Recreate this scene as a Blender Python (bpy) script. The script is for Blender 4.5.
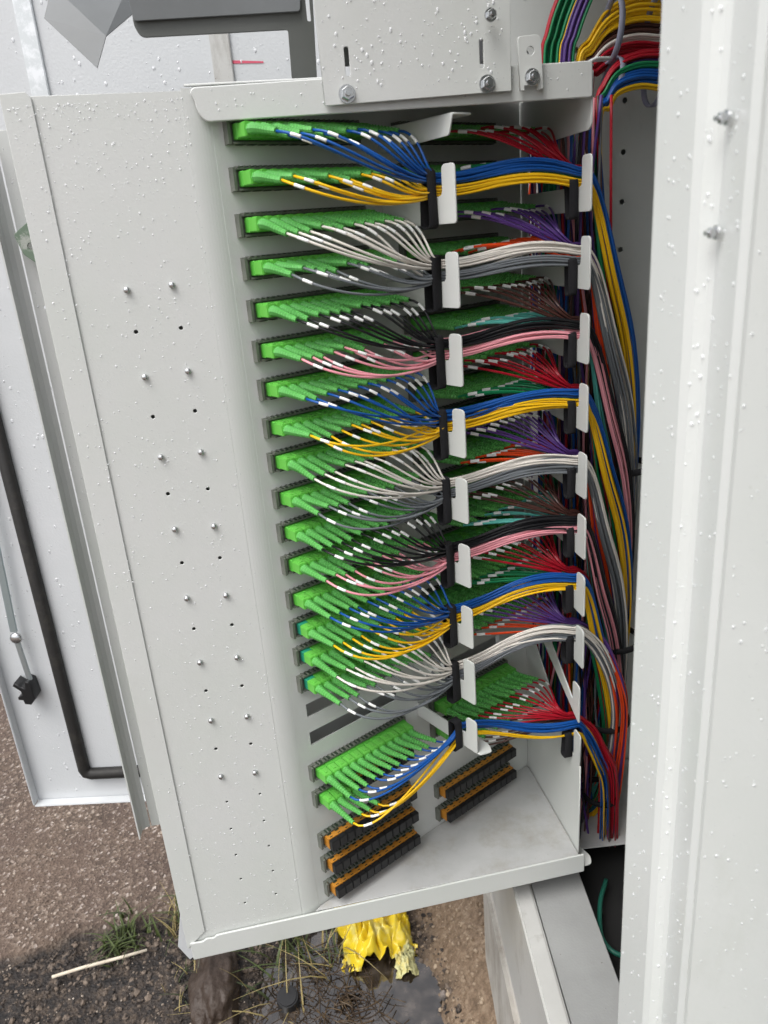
import bpy, bmesh, math, random
from mathutils import Vector as V, Matrix, noise
R = math.radians
rnd = random.Random(7)
scene = bpy.context.scene
for o in list(bpy.data.objects): bpy.data.objects.remove(o)
col = scene.collection

# ------------------------------------------------------------------ camera
CZ = 1.5
F = 769.0
def unit(v): return V(v).normalized()
dn = unit((550 - 384, 2585 - 512, F))                 # world 'down' seen from the camera
xa = V((5400 - 384, -200 - 512, F)); xa = (xa - dn * xa.dot(dn)).normalized()
ya = xa.cross(dn).normalized(); ya = -dn.cross(xa).normalized()
za = -dn
# rows: world axes in camera (right, down, forward) coordinates
if ya.z < 0: ya = -ya
W = Matrix((xa, ya, za))
cam_d = bpy.data.cameras.new('camera'); cam = bpy.data.objects.new('camera', cam_d); col.objects.link(cam)
ri = W @ V((1, 0, 0)); up = W @ V((0, -1, 0)); bk = W @ V((0, 0, -1))
mw = Matrix((ri, up, bk)).transposed().to_4x4(); mw.translation = V((0, 0, CZ))
cam.matrix_world = mw
cam_d.sensor_fit = 'AUTO'; cam_d.sensor_width = 36; cam_d.lens = F / 1024 * 36
cam_d.clip_start = 0.02; cam_d.clip_end = 500
cam_d.dof.use_dof = True; cam_d.dof.focus_distance = 0.98; cam_d.dof.aperture_fstop = 11
scene.camera = cam
# ------------------------------------------------------------------ sky, sun, exposure
SUN_E, SUN_A = 60, 228          # elevation, compass angle of the light (degrees, from +Y clockwise)
world = bpy.data.worlds.new("World"); scene.world = world; world.use_nodes = True
nt = world.node_tree; bg = nt.nodes['Background']
sky = nt.nodes.new('ShaderNodeTexSky'); sky.sky_type = 'NISHITA'; sky.sun_disc = False
sky.sun_elevation = R(SUN_E); sky.sun_rotation = R(SUN_A); sky.air_density = 1.0; sky.dust_density = 4.0; sky.ozone_density = 1.0
hs = nt.nodes.new('ShaderNodeHueSaturation'); hs.inputs['Saturation'].default_value = 0.24
nt.links.new(sky.outputs[0], hs.inputs['Color']); nt.links.new(hs.outputs[0], bg.inputs['Color'])
bg.inputs['Strength'].default_value = 0.13
sd = bpy.data.lights.new('sun', 'SUN'); sd.energy = 0.9; sd.angle = R(40); sd.color = (1, .985, .965)
so = bpy.data.objects.new('sun', sd); col.objects.link(so)
a = R(SUN_A); e = R(SUN_E)
so.rotation_euler = V((math.sin(a) * math.cos(e), math.cos(a) * math.cos(e), math.sin(e))).to_track_quat('Z', 'Y').to_euler()
so.location = (0, -2, 5)
vs = scene.view_settings; vs.view_transform = 'Standard'; vs.look = 'None'; vs.gamma = 1; vs.exposure = 0.88
vs.use_curve_mapping = False
scene.render.engine = 'CYCLES'

# ------------------------------------------------------------------ pixel rays on real planes
def ray(x, y): return W @ V((x - 384, y - 512, F))
def at_y(x, y, Y):
    r = ray(x, y); p = r * (Y / r.y); return V((p.x, p.y, p.z + CZ))
def at_z(x, y, z):
    r = ray(x, y); p = r * ((z - CZ) / r.z); return V((p.x, p.y, z))
TH = R(27.7)
U = V((math.cos(TH), math.sin(TH), 0)); N = V((math.sin(TH), -math.cos(TH), 0)); A0 = V((-.009, .8, 0)); Z = V((0, 0, 1))
def PL(s, n, z): return A0 + U * s + N * n + Z * (z + CZ)
# cabinet body frame
CA = R(8.02)
CX = V((math.cos(CA), -math.sin(CA), 0)); CY = V((math.sin(CA), math.cos(CA), 0))
def CB(x, y, z): return CX * x + CY * y + Z * (z + CZ)

# ------------------------------------------------------------------ materials
def mat(name, colr, rough=.5, metal=0, spec=.5, bump=None, var=None, trans=0, ior=1.45, coat=0, sss=0):
    m = bpy.data.materials.new(name); m.use_nodes = True; t = m.node_tree; b = t.nodes['Principled BSDF']
    b.inputs['Base Color'].default_value = (*colr, 1); b.inputs['Roughness'].default_value = rough
    b.inputs['Metallic'].default_value = metal; b.inputs['Specular IOR Level'].default_value = spec
    b.inputs['Transmission Weight'].default_value = trans; b.inputs['IOR'].default_value = ior
    b.inputs['Coat Weight'].default_value = coat
    tc = t.nodes.new('ShaderNodeTexCoord'); src = tc.outputs['Object']
    if var:                       # (scale, second colour, low, high)
        n = t.nodes.new('ShaderNodeTexNoise'); n.inputs['Scale'].default_value = var[0]; n.inputs['Detail'].default_value = 6
        n.inputs['Roughness'].default_value = .65
        t.links.new(src, n.inputs['Vector'])
        r = t.nodes.new('ShaderNodeValToRGB'); r.color_ramp.elements[0].position = var[2]; r.color_ramp.elements[1].position = var[3]
        r.color_ramp.elements[0].color = (*colr, 1); r.color_ramp.elements[1].color = (*var[1], 1)
        t.links.new(n.outputs[0], r.inputs[0]); t.links.new(r.outputs[0], b.inputs['Base Color'])
    if bump:                      # (scale, strength, distance)
        n = t.nodes.new('ShaderNodeTexNoise'); n.inputs['Scale'].default_value = bump[0]; n.inputs['Detail'].default_value = 3
        t.links.new(src, n.inputs['Vector'])
        bp = t.nodes.new('ShaderNodeBump'); bp.inputs['Strength'].default_value = bump[1]; bp.inputs['Distance'].default_value = bump[2]
        t.links.new(n.outputs[0], bp.inputs['Height']); t.links.new(bp.outputs[0], b.inputs['Normal'])
    return m
def add_dirt(m, dcol=(.30, .27, .22), scale=9, lo=.60, hi=.80, amt=.5, speck=True):
    t = m.node_tree; b = t.nodes['Principled BSDF']; bc = b.inputs['Base Color']
    tc = t.nodes.new('ShaderNodeTexCoord')
    mx = t.nodes.new('ShaderNodeMix'); mx.data_type = 'RGBA'
    if bc.links: t.links.new(bc.links[0].from_socket, mx.inputs[6])
    else: mx.inputs[6].default_value = bc.default_value
    mx.inputs[7].default_value = (*dcol, 1)
    mp = t.nodes.new('ShaderNodeMapping'); mp.inputs['Scale'].default_value = (1, 1, .35)
    t.links.new(tc.outputs['Object'], mp.inputs[0])
    n = t.nodes.new('ShaderNodeTexNoise'); n.inputs['Scale'].default_value = scale; n.inputs['Detail'].default_value = 8; n.inputs['Roughness'].default_value = .7
    t.links.new(mp.outputs[0], n.inputs['Vector'])
    mr = t.nodes.new('ShaderNodeMapRange'); mr.inputs[1].default_value = lo; mr.inputs[2].default_value = hi; mr.inputs[4].default_value = amt
    t.links.new(n.outputs[0], mr.inputs[0])
    out = mr.outputs[0]
    if speck:
        v = t.nodes.new('ShaderNodeTexNoise'); v.inputs['Scale'].default_value = 260; v.inputs['Detail'].default_value = 2
        t.links.new(tc.outputs['Object'], v.inputs['Vector'])
        m2 = t.nodes.new('ShaderNodeMapRange'); m2.inputs[1].default_value = .74; m2.inputs[2].default_value = .80; m2.inputs[4].default_value = amt
        t.links.new(v.outputs[0], m2.inputs[0])
        ad = t.nodes.new('ShaderNodeMath'); ad.operation = 'MAXIMUM'
        t.links.new(out, ad.inputs[0]); t.links.new(m2.outputs[0], ad.inputs[1]); out = ad.outputs[0]
    t.links.new(out, mx.inputs[0]); t.links.new(mx.outputs[2], bc)
    return m
M = {}
PAINT = (.61, .620, .606)
M['paint'] = add_dirt(mat('grey_powder_coat', PAINT, .38, bump=(420, .22, .0006), var=(3, (.57, .60, .56), .35, .7)), amt=.16, lo=.55, hi=.85)
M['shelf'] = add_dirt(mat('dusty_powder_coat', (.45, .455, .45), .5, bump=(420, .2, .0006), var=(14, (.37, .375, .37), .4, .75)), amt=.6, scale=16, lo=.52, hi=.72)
M['door'] = mat('white_powder_coat', (.60, .615, .63), .35, bump=(300, .35, .0009), var=(5, (.56, .58, .59), .35, .7))
M['jamb'] = add_dirt(mat('wet_powder_coat', (.67, .69, .675), .3, bump=(330, .2, .0004), var=(4, (.63, .655, .63), .35, .7)), dcol=(.36, .38, .30), amt=.25, lo=.6, hi=.8)
M['dark_sheet'] = mat('shaded_grey_sheet', (.095, .10, .092), .45, bump=(300, .2, .0006), var=(4, (.12, .125, .118), .4, .7))  # shade on the hangers and behind openings is put into this dark colour
M['bent_sheet'] = mat('shaded_galvanised_sheet', (.17, .18, .185), .5, metal=0, var=(7, (.14, .148, .15), .4, .7))  # galvanised grey darkened, the underside's shade is put into the colour
M['wall'] = add_dirt(mat('interior_grey', (.62, .64, .62), .5, bump=(300, .2, .0006), var=(5, (.57, .59, .57), .4, .7)), amt=.3)
M['green'] = mat('green_connector_plastic', (.14, .50, .075), .33)
M['green_boot'] = mat('green_boot_rubber', (.125, .44, .105), .34)
M['green_ad'] = mat('green_adapter_plastic', (.10, .44, .055), .4)
M['teal'] = mat('teal_adapter_plastic', (.02, .26, .16), .4)
M['housing'] = mat('smoked_grey_plastic', (.11, .12, .10), .3, var=(60, (.16, .17, .145), .4, .6))
M['slot'] = mat('dark_slot', (.02, .035, .02), .6)
M['amber'] = mat('amber_adapter_plastic', (.50, .215, .03), .35, bump=(200, .1, .0005))
M['black'] = mat('black_plastic', (.012, .012, .013), .4)
M['velcro'] = mat('black_velcro', (.010, .010, .012), .95, bump=(900, .8, .001))
M['rubber'] = mat('black_rubber_gasket', (.018, .017, .016), .6, bump=(120, .4, .002), var=(40, (.04, .036, .03), .5, .75))
M['zinc'] = mat('zinc_steel', (.62, .63, .64), .25, metal=1, bump=(150, .1, .0004))
M['label'] = mat('white_label_sleeve', (.85, .85, .84), .4)
M['drop'] = mat('sky_glint_drop', (.93, .95, .97), .04, spec=1.0, coat=1.0)  # sky highlight of the drops put into a pale, half-opaque colour
M['drop'].node_tree.nodes['Principled BSDF'].inputs['Alpha'].default_value = .5
M['red_mark'] = mat('red_crayon', (.62, .10, .16), .6)
M['concrete'] = add_dirt(mat('concrete_plinth', (.47, .45, .41), .85, bump=(60, .6, .004), var=(10, (.38, .35, .31), .4, .7)), dcol=(.12, .085, .05), amt=.6, lo=.5, hi=.7)
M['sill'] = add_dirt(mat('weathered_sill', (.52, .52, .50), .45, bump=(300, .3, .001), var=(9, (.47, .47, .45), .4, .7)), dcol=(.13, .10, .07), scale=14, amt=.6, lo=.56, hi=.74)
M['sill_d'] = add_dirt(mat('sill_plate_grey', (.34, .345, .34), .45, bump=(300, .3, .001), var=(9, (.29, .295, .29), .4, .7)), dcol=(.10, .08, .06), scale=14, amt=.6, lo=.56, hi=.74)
M['tie'] = mat('grey_spiral_tie', (.30, .31, .40), .6)
CAB = dict(blue=(.008, .085, .34), yellow=(.86, .51, .010), white=(.74, .70, .64), slate=(.16, .175, .19), black=(.010, .010, .012), pink=(.80, .33, .38),
           red=(.40, .008, .022), green=(.008, .20, .075), violet=(.10, .045, .22), orange=(.72, .065, .012), brown=(.085, .035, .028), aqua=(.10, .42, .36))
for k, c in CAB.items(): M['c_' + k] = mat(k + '_cable_jacket', c, .38)

# ------------------------------------------------------------------ object helpers
def tag(o, label=None, cat=None, group=None, kind=None):
    if label: o['label'] = label
    if cat: o['category'] = cat
    if group: o['group'] = group
    if kind: o['kind'] = kind
    return o
def empty(name, loc=(0, 0, 0)):
    o = bpy.data.objects.new(name, None); col.objects.link(o); o.location = loc; o.empty_display_size = .02
    o['_l'] = 0; del o['_l']; return o
def setparent(o, p):
    if p:
        o.parent = p; o.matrix_parent_inverse = Matrix.Translation(p.location).inverted() if p.type == 'EMPTY' else Matrix.Identity(4)
def obj(name, me, m=None, parent=None, mw=None):
    o = bpy.data.objects.new(name, me); col.objects.link(o)
    if m and not me.materials: me.materials.append(m)
    if parent: setparent(o, parent)
    if mw is not None:
        if parent: o.matrix_basis = mw
        else: o.matrix_world = mw
    return o
def mesh(verts, faces, smooth=False, name='m'):
    me = bpy.data.meshes.new(name); me.from_pydata([tuple(v) for v in verts], [], faces); me.update()
    if smooth:
        me.polygons.foreach_set('use_smooth', [True] * len(me.polygons))
    return me
def bm_mesh(bm, smooth=False):
    me = bpy.data.meshes.new('m'); bm.normal_update(); bm.to_mesh(me); bm.free()
    if smooth: me.polygons.foreach_set('use_smooth', [True] * len(me.polygons))
    return me
def box_mesh(x0, x1, y0, y1, z0, z1, bev=0, seg=1):
    bm = bmesh.new(); bmesh.ops.create_cube(bm, size=1)
    for v in bm.verts: v.co = V(((x0 + x1) / 2 + v.co.x * (x1 - x0), (y0 + y1) / 2 + v.co.y * (y1 - y0), (z0 + z1) / 2 + v.co.z * (z1 - z0)))
    if bev: bmesh.ops.bevel(bm, geom=bm.edges[:], offset=bev, segments=seg, affect='EDGES')
    return bm_mesh(bm)
def rounded(pts, r, n=4):
    """polygon with rounded corners; r a number or list"""
    out = []
    for i, p in enumerate(pts):
        p = V(p); a_ = V(pts[i - 1]); b_ = V(pts[(i + 1) % len(pts)])
        rr = r[i] if isinstance(r, (list, tuple)) else r
        if rr <= 0: out.append(p); continue
        d1 = (a_ - p); d2 = (b_ - p); l = min(rr, d1.length * .49, d2.length * .49)
        s, t = p + d1.normalized() * l, p + d2.normalized() * l
        for k in range(n + 1):
            u = k / n; out.append(s * (1 - u) ** 2 + p * 2 * u * (1 - u) + t * u * u)
    return out
def circle(x, y, r, n=12): return [V((x + r * math.cos(2 * math.pi * k / n), y + r * math.sin(2 * math.pi * k / n))) for k in range(n)]
def slot_pts(x, y, w, h): return rounded([(x - w / 2, y - h / 2), (x + w / 2, y - h / 2), (x + w / 2, y + h / 2), (x - w / 2, y + h / 2)], min(w, h) * .49, 4)
def sheet(outline, holes, th, O, ux, uy, bev=.0004):
    """flat sheet of metal with real holes: 2-D outline in the plane (O, ux, uy), thickness th centred"""
    cu = bpy.data.curves.new('c', 'CURVE'); cu.dimensions = '2D'; cu.fill_mode = 'BOTH'
    cu.extrude = max(th / 2 - bev, .0001); cu.bevel_depth = bev; cu.bevel_resolution = 1; cu.offset = -bev
    for loop in [outline] + list(holes):
        sp = cu.splines.new('POLY'); sp.points.add(len(loop) - 1)
        for i, p in enumerate(loop): sp.points[i].co = (p[0], p[1], 0, 1)
        sp.use_cyclic_u = True
    o = bpy.data.objects.new('c', cu); col.objects.link(o)
    bpy.context.view_layer.update()
    me = bpy.data.meshes.new_from_object(o.evaluated_get(bpy.context.evaluated_depsgraph_get()))
    bpy.data.objects.remove(o); bpy.data.curves.remove(cu)
    me.materials.clear()
    ux, uy = V(ux).normalized(), V(uy).normalized(); uz = ux.cross(uy)
    m4 = Matrix((ux, uy, uz)).transposed().to_4x4(); m4.translation = V(O)
    me.transform(m4)
    return me
def tube(pts, rad, sides=6, caps=True, twist=None):
    """rad: number or list; returns verts, faces"""
    n = len(pts); vs_, fs = [], []
    t0 = (pts[1] - pts[0]).normalized()
    ref = Z if abs(t0.z) < .9 else V((1, 0, 0))
    nr = (ref - t0 * ref.dot(t0)).normalized()
    for i, p in enumerate(pts):
        t = (pts[min(i + 1, n - 1)] - pts[max(i - 1, 0)]).normalized()
        nr = (nr - t * nr.dot(t)).normalized(); b = t.cross(nr)
        r = rad[i] if isinstance(rad, list) else rad
        for k in range(sides):
            an = 2 * math.pi * k / sides
            vs_.append(p + nr * (r * math.cos(an)) + b * (r * math.sin(an)))
        if i:
            for k in range(sides):
                k2 = (k + 1) % sides; fs.append(((i - 1) * sides + k, (i - 1) * sides + k2, i * sides + k2, i * sides + k))
    if caps:
        fs.append(tuple(range(sides))[::-1]); fs.append(tuple((n - 1) * sides + k for k in range(sides)))
    return vs_, fs
def tube_mesh(pts, rad, sides=6): 
    v, f = tube(pts, rad, sides); return mesh(v, f, True)
def bez(p0, p1, p2, p3, n):
    return [p0 * (1 - t) ** 3 + p1 * 3 * t * (1 - t) ** 2 + p2 * 3 * t * t * (1 - t) + p3 * t ** 3 for t in [k / n for k in range(n)]]
def catmull(pts, n=6):
    P = [pts[0] * 2 - pts[1]] + list(pts) + [pts[-1] * 2 - pts[-2]]; out = []
    for i in range(1, len(P) - 2):
        a_, b_, c_, d_ = P[i - 1:i + 3]
        for k in range(n):
            t = k / n
            out.append(.5 * ((2 * b_) + (c_ - a_) * t + (2 * a_ - 5 * b_ + 4 * c_ - d_) * t * t + (3 * b_ - a_ - 3 * c_ + d_) * t ** 3))
    out.append(P[-2]); return out
class MB:
    def __init__(s): s.v = []; s.f = []
    def add(s, vf):
        b = len(s.v); s.v += list(vf[0]); s.f += [tuple(i + b for i in f) for f in vf[1]]
    def mesh(s, smooth=True): return mesh(s.v, s.f, smooth)
def hexbolt(name, O, nrm, parent, r=.0062, h=.005, washer=True, shaft=0):
    nrm = V(nrm).normalized(); q = nrm.to_track_quat('Z', 'Y').to_matrix().to_4x4(); q.translation = O
    bm = bmesh.new()
    if washer: bmesh.ops.create_cone(bm, cap_ends=True, segments=20, radius1=r * 1.3, radius2=r * 1.25, depth=.0012, matrix=Matrix.Translation((0, 0, .0008 + shaft)))
    bmesh.ops.create_cone(bm, cap_ends=True, segments=6, radius1=r, radius2=r, depth=h * .8, matrix=Matrix.Translation((0, 0, .0014 + shaft + h * .4)))
    bmesh.ops.create_cone(bm, cap_ends=True, segments=6, radius1=r, radius2=r * .86, depth=h * .2, matrix=Matrix.Translation((0, 0, .0014 + shaft + h * .9)))
    bmesh.ops.create_cone(bm, cap_ends=True, segments=12, radius1=r * .5, radius2=r * .42, depth=h * .8 + shaft, matrix=Matrix.Translation((0, 0, .0014 + h * 1.2 + shaft * .5)))
    return obj(name, bm_mesh(bm), M['zinc'], parent, q)
def drops(name, label, surf, n, seed, rmin=.0006, rmax=.0019, flat=.5, run=0.0):
    """surf(rng)-> point, normal"""
    rg = random.Random(seed); mb = MB()
    seg, rn = 8, 3
    for _ in range(n):
        p, nr = surf(rg)
        r = rmin + (rmax - rmin) * rg.random() ** 3
        nr = nr.normalized(); t1 = nr.orthogonal().normalized(); t2 = nr.cross(t1)
        st = 1 + (rg.random() * .8 if r > .0012 else rg.random() * .25); ax = V((0, 0, 1)); ax = (ax - nr * ax.dot(nr))
        vs_ = []; fs = []
        for j in range(rn):
            a_ = j / rn * math.pi / 2
            for k in range(seg):
                b_ = 2 * math.pi * k / seg
                q = t1 * math.cos(b_) + t2 * math.sin(b_)
                if ax.length > .1: q = q + ax.normalized() * q.dot(ax.normalized()) * (st - 1)
                vs_.append(p + q * (r * math.cos(a_)) + nr * (r * flat * math.sin(a_)))
        vs_.append(p + nr * r * flat)
        for j in range(rn - 1):
            for k in range(seg):
                k2 = (k + 1) % seg; fs.append((j * seg + k, j * seg + k2, (j + 1) * seg + k2, (j + 1) * seg + k))
        for k in range(seg): fs.append(((rn - 1) * seg + k, (rn - 1) * seg + (k + 1) % seg, rn * seg))
        mb.add((vs_, fs))
    return tag(obj(name, mb.mesh(), M['drop']), label, 'raindrops', kind='stuff')
ORD = 'first second third fourth fifth sixth seventh eighth ninth tenth eleventh twelfth thirteenth fourteenth fifteenth sixteenth seventeenth eighteenth nineteenth twentieth twenty-first twenty-second'.split()

# ================================================================== ground
def edge_y(x): return 1.455 + .10 * (x + .55) + .012 * math.sin(x * 9) + .006 * math.sin(x * 31)
def sstep(a_, b_, x): t = max(0, min(1, (x - a_) / (b_ - a_))); return t * t * (3 - 2 * t)
def pud(x, y):      # >0 inside the puddle
    d = ((x - .025) / .215) ** 2 + ((y - 1.10) / .27) ** 2
    return 1 - d + .25 * noise.noise(V((x * 9, y * 9, 3)))
def plinth_x(y): return (CB(.165, 0, 0).x + (y) * math.tan(CA)) + .003
def gz(x, y):
    z = .012 * noise.noise(V((x * 5, y * 5, 0))) + .010 * noise.noise(V((x * 16, y * 16, 1))) + .006 * noise.noise(V((x * 45, y * 45, 5))) + .003 * noise.noise(V((x * 110, y * 110, 8)))
    z -= .05 * sstep(-.1, .5, pud(x, y))
    z += .10 * sstep(.20, .36, x) * sstep(1.9, 1.5, y)
    pth = sstep(-.006, .010, y - edge_y(x)) * sstep(.12, -.05, x)
    z = z * (1 - pth * .93) + .022 * pth
    far = sstep(.2, 0, min(x + 1.9, 1.2 - x, y + .1, 2.9 - y))
    return z * (1 - far)
nx, ny = 330, 320
vv, ff = [], []
for j in range(ny + 1):
    for i in range(nx + 1):
        x = -1.9 + 3.1 * i / nx; y = -.1 + 3.0 * j / ny; vv.append((x, y, gz(x, y)))
for j in range(ny):
    for i in range(nx):
        k = j * (nx + 1) + i; ff.append((k, k + 1, k + nx + 2, k + nx + 1))
far_ = 260
b = len(vv)
for (x, y) in [(-far_, -far_), (far_, -far_), (far_, far_), (-far_, far_), (-1.9, -.1), (1.2, -.1), (1.2, 2.9), (-1.9, 2.9)]: vv.append((x, y, 0))
for (p, q) in ((0, 1), (1, 2), (2, 3), (3, 0)): ff.append((b + p, b + q, b + 4 + q, b + 4 + p))
gm = mesh(vv, ff, True)
g = bpy.data.materials.new('ground'); g.use_nodes = True; t = g.node_tree; bs = t.nodes['Principled BSDF']; bs.inputs['Roughness'].default_value = .7
tc = t.nodes.new('ShaderNodeTexCoord')
def nz(scale, det=6, rough=.6):
    n = t.nodes.new('ShaderNodeTexNoise'); n.inputs['Scale'].default_value = scale; n.inputs['Detail'].default_value = det; n.inputs['Roughness'].default_value = rough
    t.links.new(tc.outputs['Object'], n.inputs['Vector']); return n.outputs[0]
def ramp(src, stops):
    r = t.nodes.new('ShaderNodeValToRGB'); el = r.color_ramp.elements
    while len(el) < len(stops): el.new(.5)
    for e_, (p, c) in zip(el, stops): e_.position = p; e_.color = (*c, 1)
    t.links.new(src, r.inputs[0]); return r.outputs[0]
def mixc(f, a_, b_, mode='MIX'):
    m = t.nodes.new('ShaderNodeMix'); m.data_type = 'RGBA'; m.blend_type = mode
    if hasattr(f, 'links'): t.links.new(f, m.inputs[0])
    else: m.inputs[0].default_value = f
    for s_, v_ in ((6, a_), (7, b_)):
        if hasattr(v_, 'links'): t.links.new(v_, m.inputs[s_])
        else: m.inputs[s_].default_value = (*v_, 1)
    return m.outputs[2]
vor = t.nodes.new('ShaderNodeTexVoronoi'); vor.inputs['Scale'].default_value = 150; t.links.new(tc.outputs['Object'], vor.inputs['Vector'])
chips = ramp(vor.outputs['Color'], [(0, (.026, .019, .014)), (.35, (.080, .055, .040)), (.60, (.130, .092, .068)), (.80, (.27, .21, .165)), (.92, (.66, .58, .52))])
path_c = mixc(ramp(nz(7), [(.42, (0, 0, 0)), (.68, (.7, .7, .7))]), chips, (.085, .055, .045))
path_c = mixc(ramp(nz(2.2), [(.35, (0, 0, 0)), (.7, (.55, .55, .55))]), path_c, (.15, .10, .07))
soil = ramp(nz(38, 8, .7), [(.36, (.006, .005, .005)), (.5, (.028, .021, .017)), (.62, (.08, .058, .042)), (.78, (.20, .155, .12))])
sand = ramp(nz(60, 8, .7), [(.3, (.10, .065, .038)), (.5, (.22, .15, .095)), (.66, (.31, .23, .155)), (.8, (.46, .37, .28))])
at = t.nodes.new('ShaderNodeAttribute'); at.attribute_name = 'zone'
sp = t.nodes.new('ShaderNodeSeparateColor'); t.links.new(at.outputs['Color'], sp.inputs[0])
c = mixc(sp.outputs[0], soil, path_c); c = mixc(sp.outputs[1], c, sand)
t.links.new(c, bs.inputs['Base Color'])
bp = t.nodes.new('ShaderNodeBump'); bp.inputs['Strength'].default_value = .9; bp.inputs['Distance'].default_value = .004
ms = t.nodes.new('ShaderNodeMath'); ms.operation = 'ADD'; t.links.new(vor.outputs['Distance'], ms.inputs[0]); t.links.new(nz(120, 5, .7), ms.inputs[1])
t.links.new(ms.outputs[0], bp.inputs['Height']); t.links.new(bp.outputs[0], bs.inputs['Normal'])
ca = gm.color_attributes.new('zone', 'FLOAT_COLOR', 'POINT')
for i, v_ in enumerate(gm.vertices):
    x, y = v_.co.x, v_.co.y
    p_ = sstep(-.004, .008, y - edge_y(x)) * sstep(.16, 0, x + .05 * noise.noise(V((x * 9, y * 9, 0))))
    if i >= b: p_ = 1
    s_ = sstep(.17, .25, x + .05 * noise.noise(V((x * 11, y * 11, 0)))) * (1 - p_)
    ca.data[i].color = (p_, s_, 0, 1)
tag(obj('ground', gm, g), kind='structure')
# puddle water: pale patches are murky film plus sky reflection put into colour
wm = mat('puddle_water', (.020, .014, .009), .02, trans=0, ior=1.6, spec=1, coat=1, var=(26, (.105, .085, .070), .42, .68), bump=(30, .15, .002))
ring = [V((.025 + .25 * math.cos(a_) * (1 + .12 * math.sin(3 * a_)), 1.10 + .30 * math.sin(a_) * (1 + .1 * math.cos(2 * a_)), -.014)) for a_ in [2 * math.pi * k / 48 for k in range(48)]]
wp = tag(obj('water', mesh(ring, [tuple(range(48))]), wm), kind='structure')

# stones -----------------------------------------------------------
def stone(mb, p, r, rg):
    bm = bmesh.new(); bmesh.ops.create_icosphere(bm, subdivisions=1, radius=1)
    sx, sy, sz = rg.uniform(.6, 1.2), rg.uniform(.6, 1.2), rg.uniform(.45, .9); ro = Matrix.Rotation(rg.random() * 6.28, 3, 'Z') @ Matrix.Rotation(rg.random(), 3, 'X')
    vs_ = [ro @ V((v_.co.x * sx, v_.co.y * sy, v_.co.z * sz)) * r * rg.uniform(.78, 1.15) + p for v_ in bm.verts]
    mb.add((vs_, [tuple(v_.index for v_ in f_.verts) for f_ in bm.faces])); bm.free()
def stones(name, label, n, where, rr, colr, c2, seed):
    rg = random.Random(seed); mb = MB()
    k = 0
    while k < n:
        x, y = where(rg)
        if pud(x, y) > .25 and name == 'gravel': continue
        r = rr[0] + (rr[1] - rr[0]) * rg.random() ** 3
        stone(mb, V((x, y, gz(x, y) + r * .12)), r, rg); k += 1
    m = mat(name + '_stone', colr, .75, var=(55, c2, .42, .6), bump=(300, .5, .001))
    tag(obj(name, mb.mesh(False), m), label, name, kind='stuff')
def wsoil(rg):
    while True:
        x, y = rg.uniform(-.95, .25), rg.uniform(.95, 1.6)
        if y < edge_y(x) - .01 or x > .1: return x, y
def wpath(rg):
    while True:
        x, y = rg.uniform(-1.5, 0.0), rg.uniform(1.42, 2.7)
        if y > edge_y(x) + .01: return x, y
def wsand(rg): return rg.uniform(.19, .42), rg.uniform(.95, 1.6)
stones('gravel', 'dark crumbly gravel and soil lumps beside the path edge', 5200, wsoil, (.002, .009), (.018, .015, .014), (.17, .13, .10), 3)
stones('pale_grit', 'pale grit specks scattered through the dark gravel', 900, wsoil, (.0012, .0035), (.42, .36, .30), (.22, .17, .13), 33)
stones('path_chippings', 'small loose pinkish chippings on the brown path', 5000, wpath, (.0018, .0060), (.11, .078, .060), (.42, .35, .29), 4)
stones('sand_pebbles', 'small pebbles in the brown sand beside the plinth', 1500, wsand, (.0015, .007), (.20, .14, .09), (.40, .31, .22), 5)
def wwater(rg):
    while True:
        x, y = rg.uniform(.02, .25), rg.uniform(.9, 1.4)
        if pud(x, y) > .1: return x, y
stones('submerged_pebbles', 'pale wet pebbles under the shallow puddle water', 260, wwater, (.004, .012), (.10, .085, .075), (.24, .20, .175), 6)

# grass ------------------------------------------------------------
gmats = [mat('grass_green', (.075, .10, .030), .5), mat('grass_straw', (.30, .24, .10), .6), mat('grass_dark', (.045, .058, .022), .5)]
def blade(mb, p, h, w, dirx, lean, rg):
    d = V((math.cos(dirx), math.sin(dirx), 0)); s = V((-d.y, d.x, 0)); pts = []
    n = 6; vs_ = []; fs = []
    for k in range(n + 1):
        u = k / n; c_ = p + d * (lean * h * u * u) + Z * (h * (u - .35 * lean * u * u)); ww = w * (1 - u ** 1.6) + .0002
        vs_ += [c_ - s * ww, c_ + Z * 0 + d * ww * .4, c_ + s * ww]
        if k:
            q = 3 * (k - 1); fs += [(q, q + 1, q + 4, q + 3), (q + 1, q + 2, q + 5, q + 4)]
    mb.add((vs_, fs))
def tuft(name, label, x, y, n, h, spread, seed, mats=(0, 1), group=None, w=.0016):
    rg = random.Random(seed); r = empty(name, (x, y, gz(x, y))); tag(r, label, 'grass tuft', group)
    for mi in mats:
        mb = MB()
        for _ in range(n // len(mats)):
            px, py = x + rg.gauss(0, spread), y + rg.gauss(0, spread)
            blade(mb, V((px, py, gz(px, py) - .004)), h * rg.uniform(.4, 1.15), w * rg.uniform(.6, 1.3), rg.uniform(0, 6.28), rg.uniform(.2, 1.3), rg)
        obj('leaf_blades', mb.mesh(), gmats[mi], r)
tuft('grass_tuft', 'short bushy green weed tuft at the path edge above the white stick', -.455, 1.43, 110, .060, .024, 11, (0, 2, 0), w=.0028)
tuft('grass_tuft', 'thin straw and green tuft against the lower left corner of the frame', -.31, 1.44, 70, .085, .03, 12, (0, 1))
tuft('grass_tuft', 'long pale stalks rising from the puddle beneath the frame', -.005, 1.27, 26, .19, .025, 13, (1, 0), w=.0022)
tuft('grass_tuft', 'broad green blades between the dark rock and the puddle', -.10, 1.30, 36, .18, .035, 14, (0, 2), w=.003)
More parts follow.
